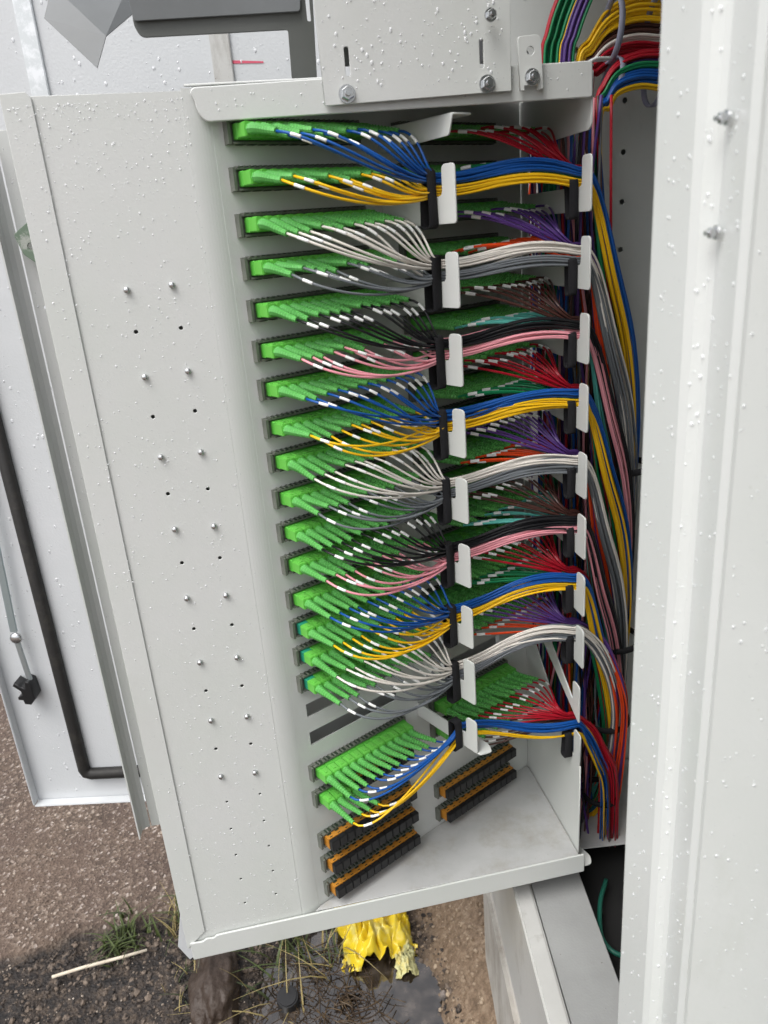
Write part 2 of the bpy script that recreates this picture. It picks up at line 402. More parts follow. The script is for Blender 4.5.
tuft('grass_tuft', 'dry stalks leaning over the sunken black cap', -.10, 1.20, 9, .16, .035, 15, (1,), w=.0014)
tuft('grass_tuft', 'sparse straw tuft in the dark gravel near the rock', -.28, 1.28, 40, .06, .03, 16, (1, 2))
# dead leaves / twigs in the puddle
rg = random.Random(21); mb = MB()
for _ in range(260):
    x, y = rg.gauss(-.02, .07), rg.gauss(1.13, .12); an = rg.uniform(0, 6.28); L = rg.uniform(.02, .08)
    p0 = V((x, y, -.010 + rg.random() * .006)); p1 = p0 + V((math.cos(an) * L, math.sin(an) * L, rg.uniform(-.002, .010)))
    md = (p0 + p1) / 2 + V((rg.gauss(0, .008), rg.gauss(0, .008), .004))
    mb.add(tube(catmull([p0, md, p1], 4), rg.uniform(.0006, .0018), 4))
tag(obj('leaf_litter', mb.mesh(), mat('wet_dead_stalks', (.045, .028, .016), .35, var=(30, (.13, .085, .04), .45, .7))), 'wet brown dead stalks floating in the puddle', 'litter', kind='stuff')
# rock
bm = bmesh.new(); bmesh.ops.create_icosphere(bm, subdivisions=5, radius=1)
for v_ in bm.verts:
    n_ = noise.noise(v_.co * 1.6) * .28 + noise.noise(v_.co * 5) * .09 + noise.noise(v_.co * 14) * .035
    v_.co = V((v_.co.x * .055, v_.co.y * .11, v_.co.z * .07)) * (1 + n_)
tag(obj('rock', bm_mesh(bm, True), mat('wet_brown_rock', (.034, .021, .014), .55, var=(22, (.06, .043, .033), .4, .65), bump=(160, .7, .003)), None,
        Matrix.Translation((-.235, 1.245, .005))), 'wet dark brown boulder left of the puddle, beneath the frame corner', 'rock')
# sunken cap
p = at_z(288, 1000, -.002); mb = MB()
bm = bmesh.new(); bmesh.ops.create_cone(bm, cap_ends=True, segments=28, radius1=.024, radius2=.022, depth=.03)
bmesh.ops.bevel(bm, geom=[e_ for e_ in bm.edges if e_.calc_face_angle(0) > .8], offset=.003, segments=2, affect='EDGES')
cp = obj('bottle_cap', bm_mesh(bm), M['black'], None, Matrix.Translation((p.x, p.y, .0)) @ Matrix.Rotation(.25, 4, 'X'))
tag(cp, 'round black plastic cap half sunk in the puddle', 'cap')
# white stick
p0 = at_z(52, 977, .018); p1 = at_z(147, 950, .022)
tag(obj('stick', tube_mesh([p0, p0.lerp(p1, .33) + V((0, .002, 0)), p0.lerp(p1, .7), p1], [.0034, .0037, .0035, .003], 10), mat('bleached_wood', (.62, .55, .44), .6, var=(40, (.5, .42, .32), .5, .7))),
    'pale straight stick lying on dark gravel at lower left', 'stick')
# yellow bag: crumpled film
def bag(cx, cy, sx, sy, h, seed, res=64):
    vs_, fs = [], []
    for j in range(res + 1):
        for i in range(res + 1):
            u, w_ = i / res * 2 - 1, j / res * 2 - 1; r = math.hypot(u, w_)
            an = math.atan2(w_, u); q = V((u * 2.2, w_ * 2.2, seed))
            ql = V((math.cos(an) * 1.7 + u * .25, math.sin(an) * 1.7 + w_ * .25, seed + r * .5)); pleat = abs(noise.noise(ql * 1.6)) * 2.6 * min(1, r * 2.2)
            fold = pleat * .8 + .55 * abs(noise.noise(q + V((noise.noise(q * 1.3) * 1.2, 0, 0)))) * 1.9 + abs(noise.noise(q * 1.7 + V((5, 1, 0)))) * .7
            dome = max(0, 1 - r * r * .8) ** .5 if r * r * .8 < 1 else 0
            k = 1 + .22 * noise.noise(V((math.cos(an) * 1.5, math.sin(an) * 1.5, seed + 2)))
            vs_.append(V((cx + u * sx * k + .01 * noise.noise(q * 3), cy + w_ * sy * k, -.012 + h * (dome * .75 + .0) + h * .55 * (fold - .5) * (0.35 + dome))))
    for j in range(res):
        for i in range(res):
            k = j * (res + 1) + i; fs.append((k, k + 1, k + res + 2, k + res + 1))
    return mesh(vs_, fs, True)
by = mat('yellow_film', (.80, .60, .03), .28, var=(16, (.72, .66, .25), .54, .68), coat=.3)
pb = at_z(378, 928, .03)
bagr = obj('plastic_bag', bag(pb.x - .005, pb.y + .03, .085, .085, .075, 4.2), by); sm = bagr.modifiers.new('s', 'SOLIDIFY'); sm.thickness = .0006
tag(bagr, 'crumpled bright yellow plastic bag lying at the puddle edge', 'bag')
tl = obj('bag_tail', bag(pb.x + .045, pb.y - .045, .022, .055, .025, 9.1, 24), mat('pale_film', (.62, .60, .30), .3, var=(30, (.75, .55, .1), .5, .7)), bagr)

# ================================================================== cabinet body
cab = empty('street_cabinet', CB(.45, .75, -1.5)); tag(cab, 'open pale grey street cabinet body with jamb, sill and perforated inner wall on the right', 'cabinet')
ZB = -.93
# perforated inner wall (its hole grid follows the one in the photo)
wy = 1.126
O = CB(0, wy, 0)
hl = []
for i in range(-3, 7):
    for j in range(-26, 11):
        hx, hz = .3865 + .0655 * i, .070 + .0625 * j
        if .2 < hx < .78 and -.88 < hz < .5: hl.append(circle(hx, hz, .0036, 10))
obj('perforated_wall', sheet([(.17, ZB + .003), (.80, ZB + .003), (.80, .56), (.17, .56)], hl, .002, O, CX, Z), M['wall'], cab)
obj('end_panel', sheet([(.15, -1.2), (.84, -1.2), (.84, .6), (.15, .6)], [], .002, CB(0, wy + .05, 0), CX, Z), M['wall'], cab)
obj('back_wall', sheet([(-.05, -1.2), (1.17, -1.2), (1.17, .6), (-.05, .6)], [], .002, CB(.80, 0, 0), CY, Z), M['wall'], cab)
obj('near_wall', sheet([(.20, -1.45), (.80, -1.45), (.80, .6), (.20, .6)], [], .002, CB(0, .12, 0), CX, Z), M['wall'], cab)
obj('roof', sheet([(.15, -.1), (.84, -.1), (.84, 1.2), (.15, 1.2)], [], .004, CB(0, 0, .52), CX, CY), M['paint'], cab)
# floor plate behind the cable pit
fp = [CX.dot(V((p.x, p.y, 0))) for p in (at_z(583, 849, CZ + ZB), at_z(622, 838, CZ + ZB))]
fy = [CY.dot(V((p.x, p.y, 0))) for p in (at_z(583, 849, CZ + ZB), at_z(622, 838, CZ + ZB))]
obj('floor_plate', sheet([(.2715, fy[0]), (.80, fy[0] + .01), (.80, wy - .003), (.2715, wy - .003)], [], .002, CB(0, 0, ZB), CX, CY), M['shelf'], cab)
obj('pit_dark_sheet', sheet([(.27, .125), (.795, .125), (.795, 1.17), (.27, 1.17)], [], .002, CB(0, 0, -.985), CX, CY), mat('pit_shade_black', (.01, .01, .01), .8), cab)  # raised black sheet, the pit's darkness is put into its colour
# sill: top plate, raised bright rail, skirt
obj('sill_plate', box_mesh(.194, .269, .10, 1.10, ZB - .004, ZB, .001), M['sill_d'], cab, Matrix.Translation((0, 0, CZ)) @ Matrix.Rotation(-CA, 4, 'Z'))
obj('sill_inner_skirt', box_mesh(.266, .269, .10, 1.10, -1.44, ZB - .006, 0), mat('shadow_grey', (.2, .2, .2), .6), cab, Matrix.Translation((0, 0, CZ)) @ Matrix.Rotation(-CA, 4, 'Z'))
obj('sill_rail', box_mesh(.165, .192, .10, 1.10, ZB - .02, ZB + .004, .003, 2), M['sill'], cab, Matrix.Translation((0, 0, CZ)) @ Matrix.Rotation(-CA, 4, 'Z'))
obj('skirt', box_mesh(.168, .19, .10, 1.12, -1.18, ZB - .022, .002, 2), M['sill'], cab, Matrix.Translation((0, 0, CZ)) @ Matrix.Rotation(-CA, 4, 'Z'))
obj('plinth', box_mesh(.160, .80, .08, 1.16, -1.52, -1.182, .012, 3), M['concrete'], cab, Matrix.Translation((0, 0, CZ)) @ Matrix.Rotation(-CA, 4, 'Z'))
# jamb: swept profile in plan (cabinet frame), close to the camera
def sweep(profile, z0, z1, th):
    """profile: plan points (world xy); extruded sheet"""
    pr = [V((p[0], p[1], 0)) for p in profile]; n = len(pr); nm = []
    for i in range(n):
        t_ = (pr[min(i + 1, n - 1)] - pr[max(i - 1, 0)]).normalized(); nm.append(V((t_.y, -t_.x, 0)))
    loop = pr + [pr[i] + nm[i] * th for i in reversed(range(n))]
    vs_ = [p + Z * z0 for p in loop] + [p + Z * z1 for p in loop]; m_ = len(loop); fs = []
    for i in range(m_): j = (i + 1) % m_; fs.append((i, j, m_ + j, m_ + i))
    for i in range(n - 1):
        a_, b_, c_, d_ = i, i + 1, m_ - 2 - i, m_ - 1 - i
        fs.append((a_, b_, c_, d_)); fs.append((m_ + d_, m_ + c_, m_ + b_, m_ + a_))
    return mesh(vs_, fs, False)
def rt(px, y):      # plan point on the vertical through picture column px (row 512) at depth y
    r = ray(px, 512); return V((r.x / r.y * y, y))
E0 = rt(640, .400); E1 = rt(675, .360); E2 = rt(696, .352); E3 = rt(722, .322)
d_ = (E1 - E0).normalized(); nl = V((-d_.y, d_.x))
if nl.x > 0: nl = -nl
prof = [E0 - nl * .028, E0 - nl * .004, E0, E0.lerp(E1, .5), E0.lerp(E1, .93), E1 + V((.0015, -.0006)), E1.lerp(E2, .3), E1.lerp(E2, .8), E2 + V((0, -.0015)), E2.lerp(E3, .15), E2.lerp(E3, .85), E3 + V((.002, -.001))]
last = E3 + V((.004, -.0012)); d2 = V((.93, -.36)).normalized()
for k in (0, .02, .06, .12, .3, .55): prof.append(last + d2 * k)
jm = sweep([(p.x, p.y) for p in prof], CZ - .97, CZ + .62, -.0025)
jam = obj('door_jamb', jm, M['jamb'], cab)
jm.polygons.foreach_set('use_smooth', [False] * len(jm.polygons))
def unit2(v): return V((v.x, v.y, 0)).normalized()
jn = V((nl.x, nl.y, 0)); dm = (E3 - E2).normalized(); jm2 = V((dm.y, -dm.x, 0)); jm2 = jm2 if jm2.x < 0 else -jm2; jn2 = V((-.36, -.93, 0)).normalized()
def on_face(px, py, A_, B_):
    r = ray(px, py); d = (B_ - A_).normalized(); det = d.x * (-r.y) + d.y * r.x
    k = (A_.x * r.y - A_.y * r.x) / det; q = A_ + d * k; return V((q.x, q.y, r.z * q.y / r.y + CZ))
for (px, py) in ((733, 117), (722, 232)):
    q = on_face(px, py, E2, E3)
    hexbolt('bolt', q + jm2 * .0005, jm2, cab, r=.0026, h=.003, shaft=.0015)
# cable loop in the pit
q_ = [at_z(606, 880, CZ - .96), at_z(600, 905, CZ - .955), at_z(603, 940, CZ - .95), at_z(625, 955, CZ - .955), at_z(650, 930, CZ - .96)]; cl = q_
tag(obj('pit_cable', tube_mesh(catmull(cl, 8), .0035, 8), mat('dark_green_cable', (.01, .10, .07), .5)), 'dark green cable looping in the black pit under the cabinet', 'cable')

# ================================================================== opened door behind, gasket, latch rod
DY = 1.28; DA = R(168.16); DX = V((-math.cos(DA), -math.sin(DA), 0)); DX = V((math.cos(R(-11.84)), math.sin(R(-11.84)), 0)); DN = V((DX.y, -DX.x, 0))
if DN.y > 0: DN = -DN
D0 = at_y(38, 800, DY)
def onD(px, py, off=0.0):
    r = ray(px, py); c0 = D0 + DN * off - V((0, 0, CZ)); p = r * (DN.dot(c0) / DN.dot(r)); return V((p.x, p.y, p.z + CZ))
def dxz(p): q = p - D0; return (q.dot(DX), q.z)
door = empty('cabinet_door', D0); tag(door, 'wide white open cabinet door behind the frame with black gasket, wet with rain', 'door')
obj('door_panel', sheet(rounded([(0, .0), (1.05, .0), (1.05, 1.75), (0, 1.75)], .003), [], .003, D0 - DN * .0, DX, Z), M['door'], door)

# put rim boxes with door orientation

mD = Matrix((DX, -DN, Z)).transposed().to_4x4(); mD.translation = D0
def dbox(name, x0, x1, y0, y1, z0, z1, m, bev=.001, par=door): return obj(name, box_mesh(x0, x1, y0, y1, z0, z1, bev, 2), m, par, mD)
dbox('bottom_rim', .003, 1.047, -.020, -.002, .0005, .0035, M['door'])
dbox('side_rim', .0005, .0035, -.020, -.002, .004, 1.747, M['door'])
# gasket path
gp = dxz(onD(87, 771)); gx, gzz = gp
pts = [V((gx - .0, 0, 1.72)), V((gx, 0, gzz + .03)), V((gx, 0, gzz + .012)), V((gx + .003, 0, gzz + .003)), V((gx + .012, 0, gzz)), V((gx + .03, 0, gzz)), V((.98, 0, gzz)), V((1.02, 0, gzz))]
gme = tube_mesh([V((p.x, -.008, p.z)) for p in pts], [.0105] * 8, 10)
obj('gasket', gme, M['rubber'], door, mD)
# stiffener strips on the door
for px, py, w_ in ((31, 40, .024), (222, 55, .026)):
    q = dxz(onD(px, py)); 
    dbox('stiffener', q[0] - w_ / 2, q[0] + w_ / 2, -.006, -.0016, .9, 1.74, M['sill'] if px > 100 else M['zinc'] and mat('galvanised_strip', (.62, .65, .66), .35, metal=.25, var=(60, (.78, .80, .82), .45, .6)), .001)
q0 = dxz(onD(230, 64)); q1 = dxz(onD(264, 65))
obj('crayon_mark', mesh([V((q0[0], -.0022, q0[1])), V((q1[0], -.0022, q1[1] + .002)), V((q1[0], -.0022, q1[1] + .004)), V((q0[0], -.0022, q0[1] + .004))], [(0, 1, 2, 3)]), M['red_mark'], door, mD)
# latch rod and black roller guide
a0 = onD(0, 565, .018); a1 = onD(14, 632, .018); a2 = onD(30, 680, .018)
flat = lambda p, q, w_, th: None
def bar(name, p, q, w_, th, m, par):
    d = (q - p); L = d.length; d.normalize(); n_ = DN; s_ = d.cross(n_).normalized(); n_ = s_.cross(d)
    mm = Matrix((d, s_, n_)).transposed().to_4x4(); mm.translation = p
    return obj(name, box_mesh(0, L, -w_ / 2, w_ / 2, -th / 2, th / 2, min(w_, th) * .2), m, par, mm)
top_rod = a0 + (a0 - a1).normalized() * .9
rod = bar('latch_rod', top_rod, a1, .012, .004, mat('zinc_rod', (.42, .50, .52), .3, metal=.7), door)
bar('latch_rod', a1 + (a2 - a1).normalized() * .010, a2, .009, .005, mat('zinc_rod_lower', (.42, .46, .47), .3, metal=.7), door)
bm = bmesh.new(); bmesh.ops.create_uvsphere(bm, u_segments=14, v_segments=8, radius=.0105); 
for v_ in bm.verts: v_.co.z *= .55
mm = DN.to_track_quat('Z', 'Y').to_matrix().to_4x4(); mm.translation = a1 + (a2 - a1).normalized() * .012
obj('rod_joint', bm_mesh(bm, True), M['zinc'], door, mm)
# guide: C-shaped black block extruded from its outline
qd = onD(30, 684, .004)
gl = [(-.016, .013), (-.004, .002), (-.003, -.006), (-.012, -.010), (-.012, -.015), (-.004, -.016), (-.003, -.024), (.008, -.026), (.017, -.014), (.015, .016), (.007, .021), (.004, .006), (-.004, .011), (-.012, .019)]
obj('rod_guide', sheet(gl[::-1], [], .026, qd + DN * .013, DX, Z, .001), M['black'], door)

# second leaf: return channel of the swing frame (behind the left plate)
# ================================================================== swing frame
fr = empty('swing_frame', V((.1, .85, CZ - .86))); 
tag(fr, 'tall pale grey swing-out metal patch frame with angled adapter panel and cable hooks', 'patch frame')
ZT, ZBt = .132, -.876
XL = -.176
studs = [(127, 290), (172, 285), (145, 377), (188, 371), (161, 457), (201, 452), (175, 529), (214, 526), (187, 598), (226, 595), (200, 662), (237, 657), (211, 720), (247, 716), (221, 776), (255, 772)]
holes = [(136, 332), (181, 328), (153, 417), (195, 411), (168, 494), (208, 489), (182, 563), (220, 558), (194, 629), (232, 625), (206, 691), (242, 686), (216, 749), (251, 744),
         (227, 802), (260, 794), (231, 829), (264, 821), (236, 855), (269, 846), (241, 879), (273, 871), (245, 903), (276, 894)]
hl = []
for h in holes:
    p = at_y(*h, .799); hl.append(circle(p.x, p.z, .0021 if h[1] < 790 else .0017, 10))
obj('front_plate', sheet([(XL, CZ + ZBt + .004), (-.0235, CZ + ZBt + .004), (-.0235, CZ + ZT - .004), (XL, CZ + ZT - .002)], hl, .002, (0, .8, 0), (1, 0, 0), Z), M['paint'], fr)
# folded overlay strip on the left edge, with a small step at the top
sx0 = at_y(31, 97, .798).x; 
obj('edge_strip', sheet(rounded([(XL - .001, CZ + ZBt + .006), (sx0, CZ + ZBt + .03), (sx0, CZ + ZT - .004), (sx0 - .004, CZ + ZT + .001), (XL - .001, CZ + ZT)], .001), [], .0016, (0, .7978, 0), (1, 0, 0), Z), M['paint'], fr)
# bend from front plate to adapter plate: rounded sheet
pr = []
for k in range(9):
    u = k / 8; an = TH * u
    pr.append(V((-.016, .799)).lerp(V((-.003, .8035)), 0) if k == 0 else None)
c0 = V((-.0235, .799)); Rr = .05
pr = [(c0.x + Rr * math.sin(TH * k / 8), c0.y + Rr * (1 - math.cos(TH * k / 8))) for k in range(9)]
bend_end = V(pr[-1])
PRINTOFF = 1; off = (V((A0.x, A0.y)) - bend_end).dot(V((N.x, N.y)))      # slide adapter plane onto the bend end
A0 = A0 - N * off
obj('bend', sweep(pr, CZ + ZBt + .004, CZ + ZT - .002, -.002), M['paint'], fr)
s_b = (V((bend_end.x, bend_end.y, 0)) - A0).dot(U)
SMAX = .427
cut = []
for z_ in (-.5505, -.5858 - .006):
    for s0 in (.030, .232):
        cut.append([V((s0, z_ - .009)), V((s0 + .140, z_ - .009)), V((s0 + .140, z_ + .009)), V((s0, z_ + .009))])
obj('adapter_plate', sheet([(s_b, ZBt + .004), (SMAX + .002, ZBt + .004), (SMAX + .002, ZT - .002), (s_b, ZT - .002)], cut, .002, A0 - N * .001 + Z * CZ, U, Z), M['paint'], fr)
obj('rear_cover', sheet([(.0, ZBt + .02), (SMAX - .02, ZBt + .02), (SMAX - .02, ZT - .01), (.0, ZT - .01)], [], .002, A0 - N * .045 + Z * CZ, U, Z), M['paint'], fr)
obj('hole_dark_backing', sheet([(XL + .01, CZ + ZBt + .02), (-.05, CZ + ZBt + .02), (-.05, CZ + ZT - .01), (XL + .01, CZ + ZT - .01)], [], .002, (0, .83, 0), (1, 0, 0), Z), M['dark_sheet'], fr)  # dark sheet added behind the front plate to make its holes dark
# side panel x = .371 : lower solid part, rear post, top piece
XS = .3725
cn = A0 + U * SMAX; YB = cn.y
def lz(px, py, Y): return at_y(px, py, Y).z - CZ
low = [(.801, ZBt + .004), (YB, ZBt + .004), (YB, ZT - .002), (YB - .022, ZT - .002)]
post_in = YB - .020
out = [(.802, ZBt + .0045), (YB + .004, ZBt + .0045), (YB + .004, ZT - .004), (.8, ZT - .004), (.8, .080), (.806, .076), (post_in - .01, .076), (post_in, .066), (post_in, -.555), (post_in + .001, -.575), (post_in - .01, -.60), (.835, -.700), (.802, -.700)]
obj('side_panel', sheet(rounded([(p[0], p[1] + CZ) for p in out], [0, 0, 0, 0, .006, .004, .004, .01, .0, .006, .01, .01, 0], 4), [], .002, (XS, 0, 0), (0, 1, 0), Z), M['paint'], fr)
# bottom shelf + lip


ush = [(-.006, .7975), (XS - .0025, .7975), (XS - .0025, YB - .006)]
ush += [((A0 + U * (SMAX - .005) + N * .001).x, (A0 + U * (SMAX - .005) + N * .001).y), ((A0 + U * (s_b + .003) + N * .0015).x, (A0 + U * (s_b + .003) + N * .0015).y)]
ZF = -.853
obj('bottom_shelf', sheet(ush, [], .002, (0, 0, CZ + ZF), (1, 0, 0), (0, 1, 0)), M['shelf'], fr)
lipb = rounded([(XL + .004, ZBt - .012 + CZ), (XS + .005, ZBt - .006 + CZ), (XS + .005, ZF + .002 + CZ), (XL + .040, ZF - .001 + CZ), (XL + .034, ZF - .005 + CZ), (XL + .026, ZF - .003 + CZ), (XL + .020, ZF - .007 + CZ), (XL + .004, ZF - .006 + CZ)], [.002, .002, .002, .003, .002, .002, .002, .001])
obj('bottom_lip', sheet(lipb, [], .003, (0, .7955, 0), (1, 0, 0), Z, .001), M['paint'], fr)
# flange tab under the right end
obj('corner_tab', sheet(rounded([(XS, .797), (XS + .018, .797), (XS + .022, .812), (XS + .004, .865), (XS, .865)], [.001, .006, .004, .001, 0]), [], .002, (0, 0, CZ + ZBt + .001), (1, 0, 0), (0, 1, 0)), M['paint'], fr)
# top shelf + lip with wavy welded left end
ZS = .137
obj('top_shelf', sheet([(-.02, .803), (XS + .002, .803), (XS + .002, YB), (-.02, .803 + .002)], [], .002, (0, 0, CZ + ZS - .004), (1, 0, 0), (0, 1, 0)), M['paint'], fr)
tl_ = [at_y(*p, .7945) for p in [(192, 87), (189, 93), (194, 99), (196, 107), (199, 114), (206, 122), (593, 97), (593, 60)]]
obj('top_lip', sheet(rounded([(p.x, p.z) for p in tl_][::-1], [.002, .003, .006, .003, .002, .003, .003, .003]), [], .003, (0, .7965, 0), (1, 0, 0), Z, .001), M['paint'], fr)
obj('end_flange', sheet(rounded([(XS + .001, .795), (XS + .020, .80), (XS + .020, .812), (XS + .001, .815)], .003), [], .002, (0, 0, CZ + ZS + .001), (1, 0, 0), (0, 1, 0)), M['paint'], fr)
# left bottom return (bright wedge)
pw = [at_y(182, 888, .84), at_y(178, 946, .84), at_y(190, 959, .84), at_y(202, 950, .84), at_y(202, 888, .84)]
obj('lower_return', sheet([(p.x, p.z) for p in pw], [], .002, (0, .84, 0), (1, 0, 0), Z), M['door'], fr)
# studs
bm = bmesh.new(); bmesh.ops.create_cone(bm, cap_ends=True, segments=14, radius1=.0031, radius2=.0031, depth=.003, matrix=Matrix.Translation((0, 0, .0015)))
bmesh.ops.create_uvsphere(bm, u_segments=14, v_segments=6, radius=.0031, matrix=Matrix.Translation((0, 0, .003)) @ Matrix.Diagonal((1, 1, .5, 1)))
stm = bm_mesh(bm, True)
for s_ in studs:
    p = at_y(*s_, .799); mm = V((0, -1, 0)).to_track_quat('Z', 'Y').to_matrix().to_4x4(); mm.translation = p
    obj('rivet_stud', stm, M['zinc'], fr, mm)
# mounting plate with slots and bolts
def y_xz(px, py, Y=.790): p = at_y(px, py, Y); return (p.x, p.z)
mp = [y_xz(325, 104), y_xz(511, 90), y_xz(510, -6), y_xz(313, -6)]
mp = [y_xz(325, 106), y_xz(511, 91), (y_xz(511, 91)[0], CZ + .30), (y_xz(325, 106)[0] - .004, CZ + .30)]
sl = [slot_pts(*y_xz(347, 62), .0045, .024), slot_pts(*y_xz(481, 54), .0045, .024)]
obj('mount_plate', sheet(mp, sl, .003, (0, .790, 0), (1, 0, 0), Z), M['paint'], fr)
for px, py, sh in ((347, 94, 0), (487, 84, 0), (487, 18, .010)):
    p = at_y(px, py, .7885); hexbolt('bolt', p, (0, -1, 0), fr, shaft=sh, r=.0062 if sh == 0 else .0045)
tb = [y_xz(*p, .789) for p in ((520, 91), (524, 91), (524, 86), (537, 85), (537, 90), (543, 89), (540, 34), (517, 37))]
obj('lock_tab', sheet(rounded(tb, [0, 0, 0, 0, 0, .002, .006, .003]), [circle(*y_xz(530, 51, .789), .0038, 12)], .003, (0, .789, 0), (1, 0, 0), Z), M['paint'], fr)
hexbolt('bolt', at_y(532, 77, .7875), (0, -1, 0), fr, r=.0058)
obj('lock_block', box_mesh(.262, .275, .797, .815, CZ + .140, CZ + .165, .001), M['black'], fr)
obj('slot_dark_backing', box_mesh(.125, .255, .803, .806, CZ + .142, CZ + .30, .0005), M['dark_sheet'], fr)  # added dark sheet that darkens the mounting plate's slots
# upper grey hanger frames behind the mounting plate
def yp(Y, *pts): return [(at_y(*p, Y).x, at_y(*p, Y).z) for p in pts]
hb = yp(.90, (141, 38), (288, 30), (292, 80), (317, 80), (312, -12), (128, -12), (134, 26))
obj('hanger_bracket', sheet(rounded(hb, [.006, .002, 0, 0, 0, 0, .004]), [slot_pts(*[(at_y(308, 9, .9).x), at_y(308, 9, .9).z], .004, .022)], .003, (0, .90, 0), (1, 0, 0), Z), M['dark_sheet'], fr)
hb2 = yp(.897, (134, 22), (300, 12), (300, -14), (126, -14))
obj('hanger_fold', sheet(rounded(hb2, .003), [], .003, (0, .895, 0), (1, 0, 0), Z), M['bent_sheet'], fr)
# bent wing: two real faces folded away from each other
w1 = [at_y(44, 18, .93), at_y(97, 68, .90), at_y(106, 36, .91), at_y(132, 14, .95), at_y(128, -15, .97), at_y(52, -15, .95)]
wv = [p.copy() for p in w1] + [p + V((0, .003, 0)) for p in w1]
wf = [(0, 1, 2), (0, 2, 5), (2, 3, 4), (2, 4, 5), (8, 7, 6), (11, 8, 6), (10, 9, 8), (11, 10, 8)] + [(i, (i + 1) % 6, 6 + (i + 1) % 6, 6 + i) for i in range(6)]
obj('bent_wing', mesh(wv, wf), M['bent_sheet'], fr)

# channel post standing behind the left plate
ch = empty('hinge_channel', V((-.21, 1.0, CZ - .83))); tag(ch, 'tall pale grey folded channel between the front plate and the opened door', 'channel')
cz0 = at_y(150, 826, 1.0).z; cz1 = at_y(4, 130, 1.0).z; xl = at_y(57, 460, 1.0).x
obj('channel_web', sheet([(xl + .014, cz0), (xl + .16, cz0), (xl + .16, cz1), (xl + .014, cz1)], [circle(xl + .03, cz1 - .165, .003), circle(xl + .026, cz1 - .19, .002)], .002, (0, 1.0, 0), (1, 0, 0), Z), M['paint'], ch)
obj('channel_lip', sweep([(xl + .012, 1.0), (xl + .006, .998), (xl + .001, .993), (xl, .985), (xl, .975)], cz0, cz1, .002), M['paint'], ch)
p = at_y(27, 243, .985)
obj('latch_catch', sheet(rounded([(p.x - .012, p.z + .010), (p.x - .006, p.z - .012), (p.x + .012, p.z - .028), (p.x + .02, p.z + .02), (p.x + .006, p.z + .022)], .003), [circle(p.x + .004, p.z - .004, .004)], .004, (0, .985, 0), (1, 0, 0), Z), mat('green_grey_catch', (.16, .22, .16), .5, var=(90, (.4, .42, .38), .5, .6)), ch)

# ------------------------------------------------------------------ cable hooks (fingered brackets)
def hook_mesh(O, out_, side, L, z0, fw=.020, hs=.029, hf=.056, flange=False, rise=0.0, n0=0.0):
    """flat J: strip from n0 to L, finger at its end"""
    pg = [(n0, z0 + rise), (L, z0), (L, z0 + hf), (L - fw, z0 + hf), (L - fw, z0 + hs), (n0, z0 + hs + rise)]
    me = sheet(rounded(pg, [0, .004, .006, .006, .006, 0], 5)[::-1], [circle(L - .045, z0 + hs * .5 + rise * .4, .003, 10)], .0022, O + Z * CZ, out_, Z, .0005)
    return me
def band_mesh(O, nax, sax, n0, n1, z0, z1, s0, s1, th=.0025, wob=0):
    """closed strap: rounded rectangle loop in the (n,z) plane, width along s"""
    lo = rounded([(n0, z0), (n1, z0), (n1, z1), (n0, z1)], min(n1 - n0, z1 - z0) * .35, 4); m_ = len(lo); cx_ = V(((n0 + n1) / 2, (z0 + z1) / 2))
    vs_ = []; fs = []
    for p in lo:
        p = V(p); q = p + (p - cx_).normalized() * th; w_ = wob * noise.noise(V((p.x * 60, p.y * 60, z0 * 9)))
        for (c_, s_) in ((p, s0), (q, s0 + w_), (q, s1 + w_), (p, s1)): vs_.append(O + Z * CZ + nax * c_.x + Z * c_.y + sax * s_)
    for i in range(m_):
        j = (i + 1) % m_
        for k in range(4): k2 = (k + 1) % 4; fs.append((4 * i + k, 4 * i + k2, 4 * j + k2, 4 * j + k))
    return mesh(vs_, fs, True)
HL = [-.0022, -.0851, -.1675, -.2476, -.3262, -.4077, -.49, -.5705, -.644]       # left hook bottoms
HH = [.056, .056, .056, .055, .054, .054, .055, .061, .048]
HR = [-.001, -.080, -.160, -.238, -.319, -.397, -.475, -.550, -.635, -.691]      # right hook bottoms
RX = V((1, 0, 0)); RN = V((0, -1, 0)); OR = V((XS, YB, 0))
LR = YB - .798
SH = .205; OL = A0 + U * SH
HLN = .117
for i, z0 in enumerate(HL):
    h = obj('cable_hook', hook_mesh(OL, N, U, HLN, z0, .019, .0265 if i < 8 else .022, HH[i]), M['paint'], fr)
    if i == 8:
        fl = sheet(rounded([(0, 0), (HLN + .004, 0), (HLN + .010, .016), (HLN - .004, .024), (.02, .018), (0, .018)], [0, .004, .004, .006, .01, 0]), [], .002, OL + Z * (CZ + z0), N, U)
        obj('hook_flange', fl, M['paint'], h)
for i, z0 in enumerate(HR):
    hf = .055; kw = {}
    if i == 8: continue
    if i == 9: continue
    obj('cable_hook', hook_mesh(OR, RN, RX, LR, z0, .022, .025, hf, n0=.004), M['paint'], fr)
# lowest two right-hand hooks: one on a diagonal strap, one on the solid panel
dg = [(.802, -.635), (.802, -.579), (.822, -.579), (.822, -.610), (.968, -.520), (YB - .004, -.520), (YB - .004, -.552), (.975, -.555)]
obj('cable_hook', sheet(rounded([(p[0], p[1] + CZ) for p in dg], [.003, .006, .006, .004, .003, 0, 0, .003]), [circle(.91, CZ - .582, .003)], .0022, (XS - .0025, 0, 0), (0, 1, 0), Z), M['paint'], fr)
dg = [(.802, -.704), (.802, -.656), (.822, -.656), (.822, -.704)]
obj('cable_hook', sheet(rounded([(p[0], p[1] + CZ) for p in dg], [0, .006, .006, 0]), [], .0022, (XS - .0001, 0, 0), (0, 1, 0), Z), M['paint'], fr)
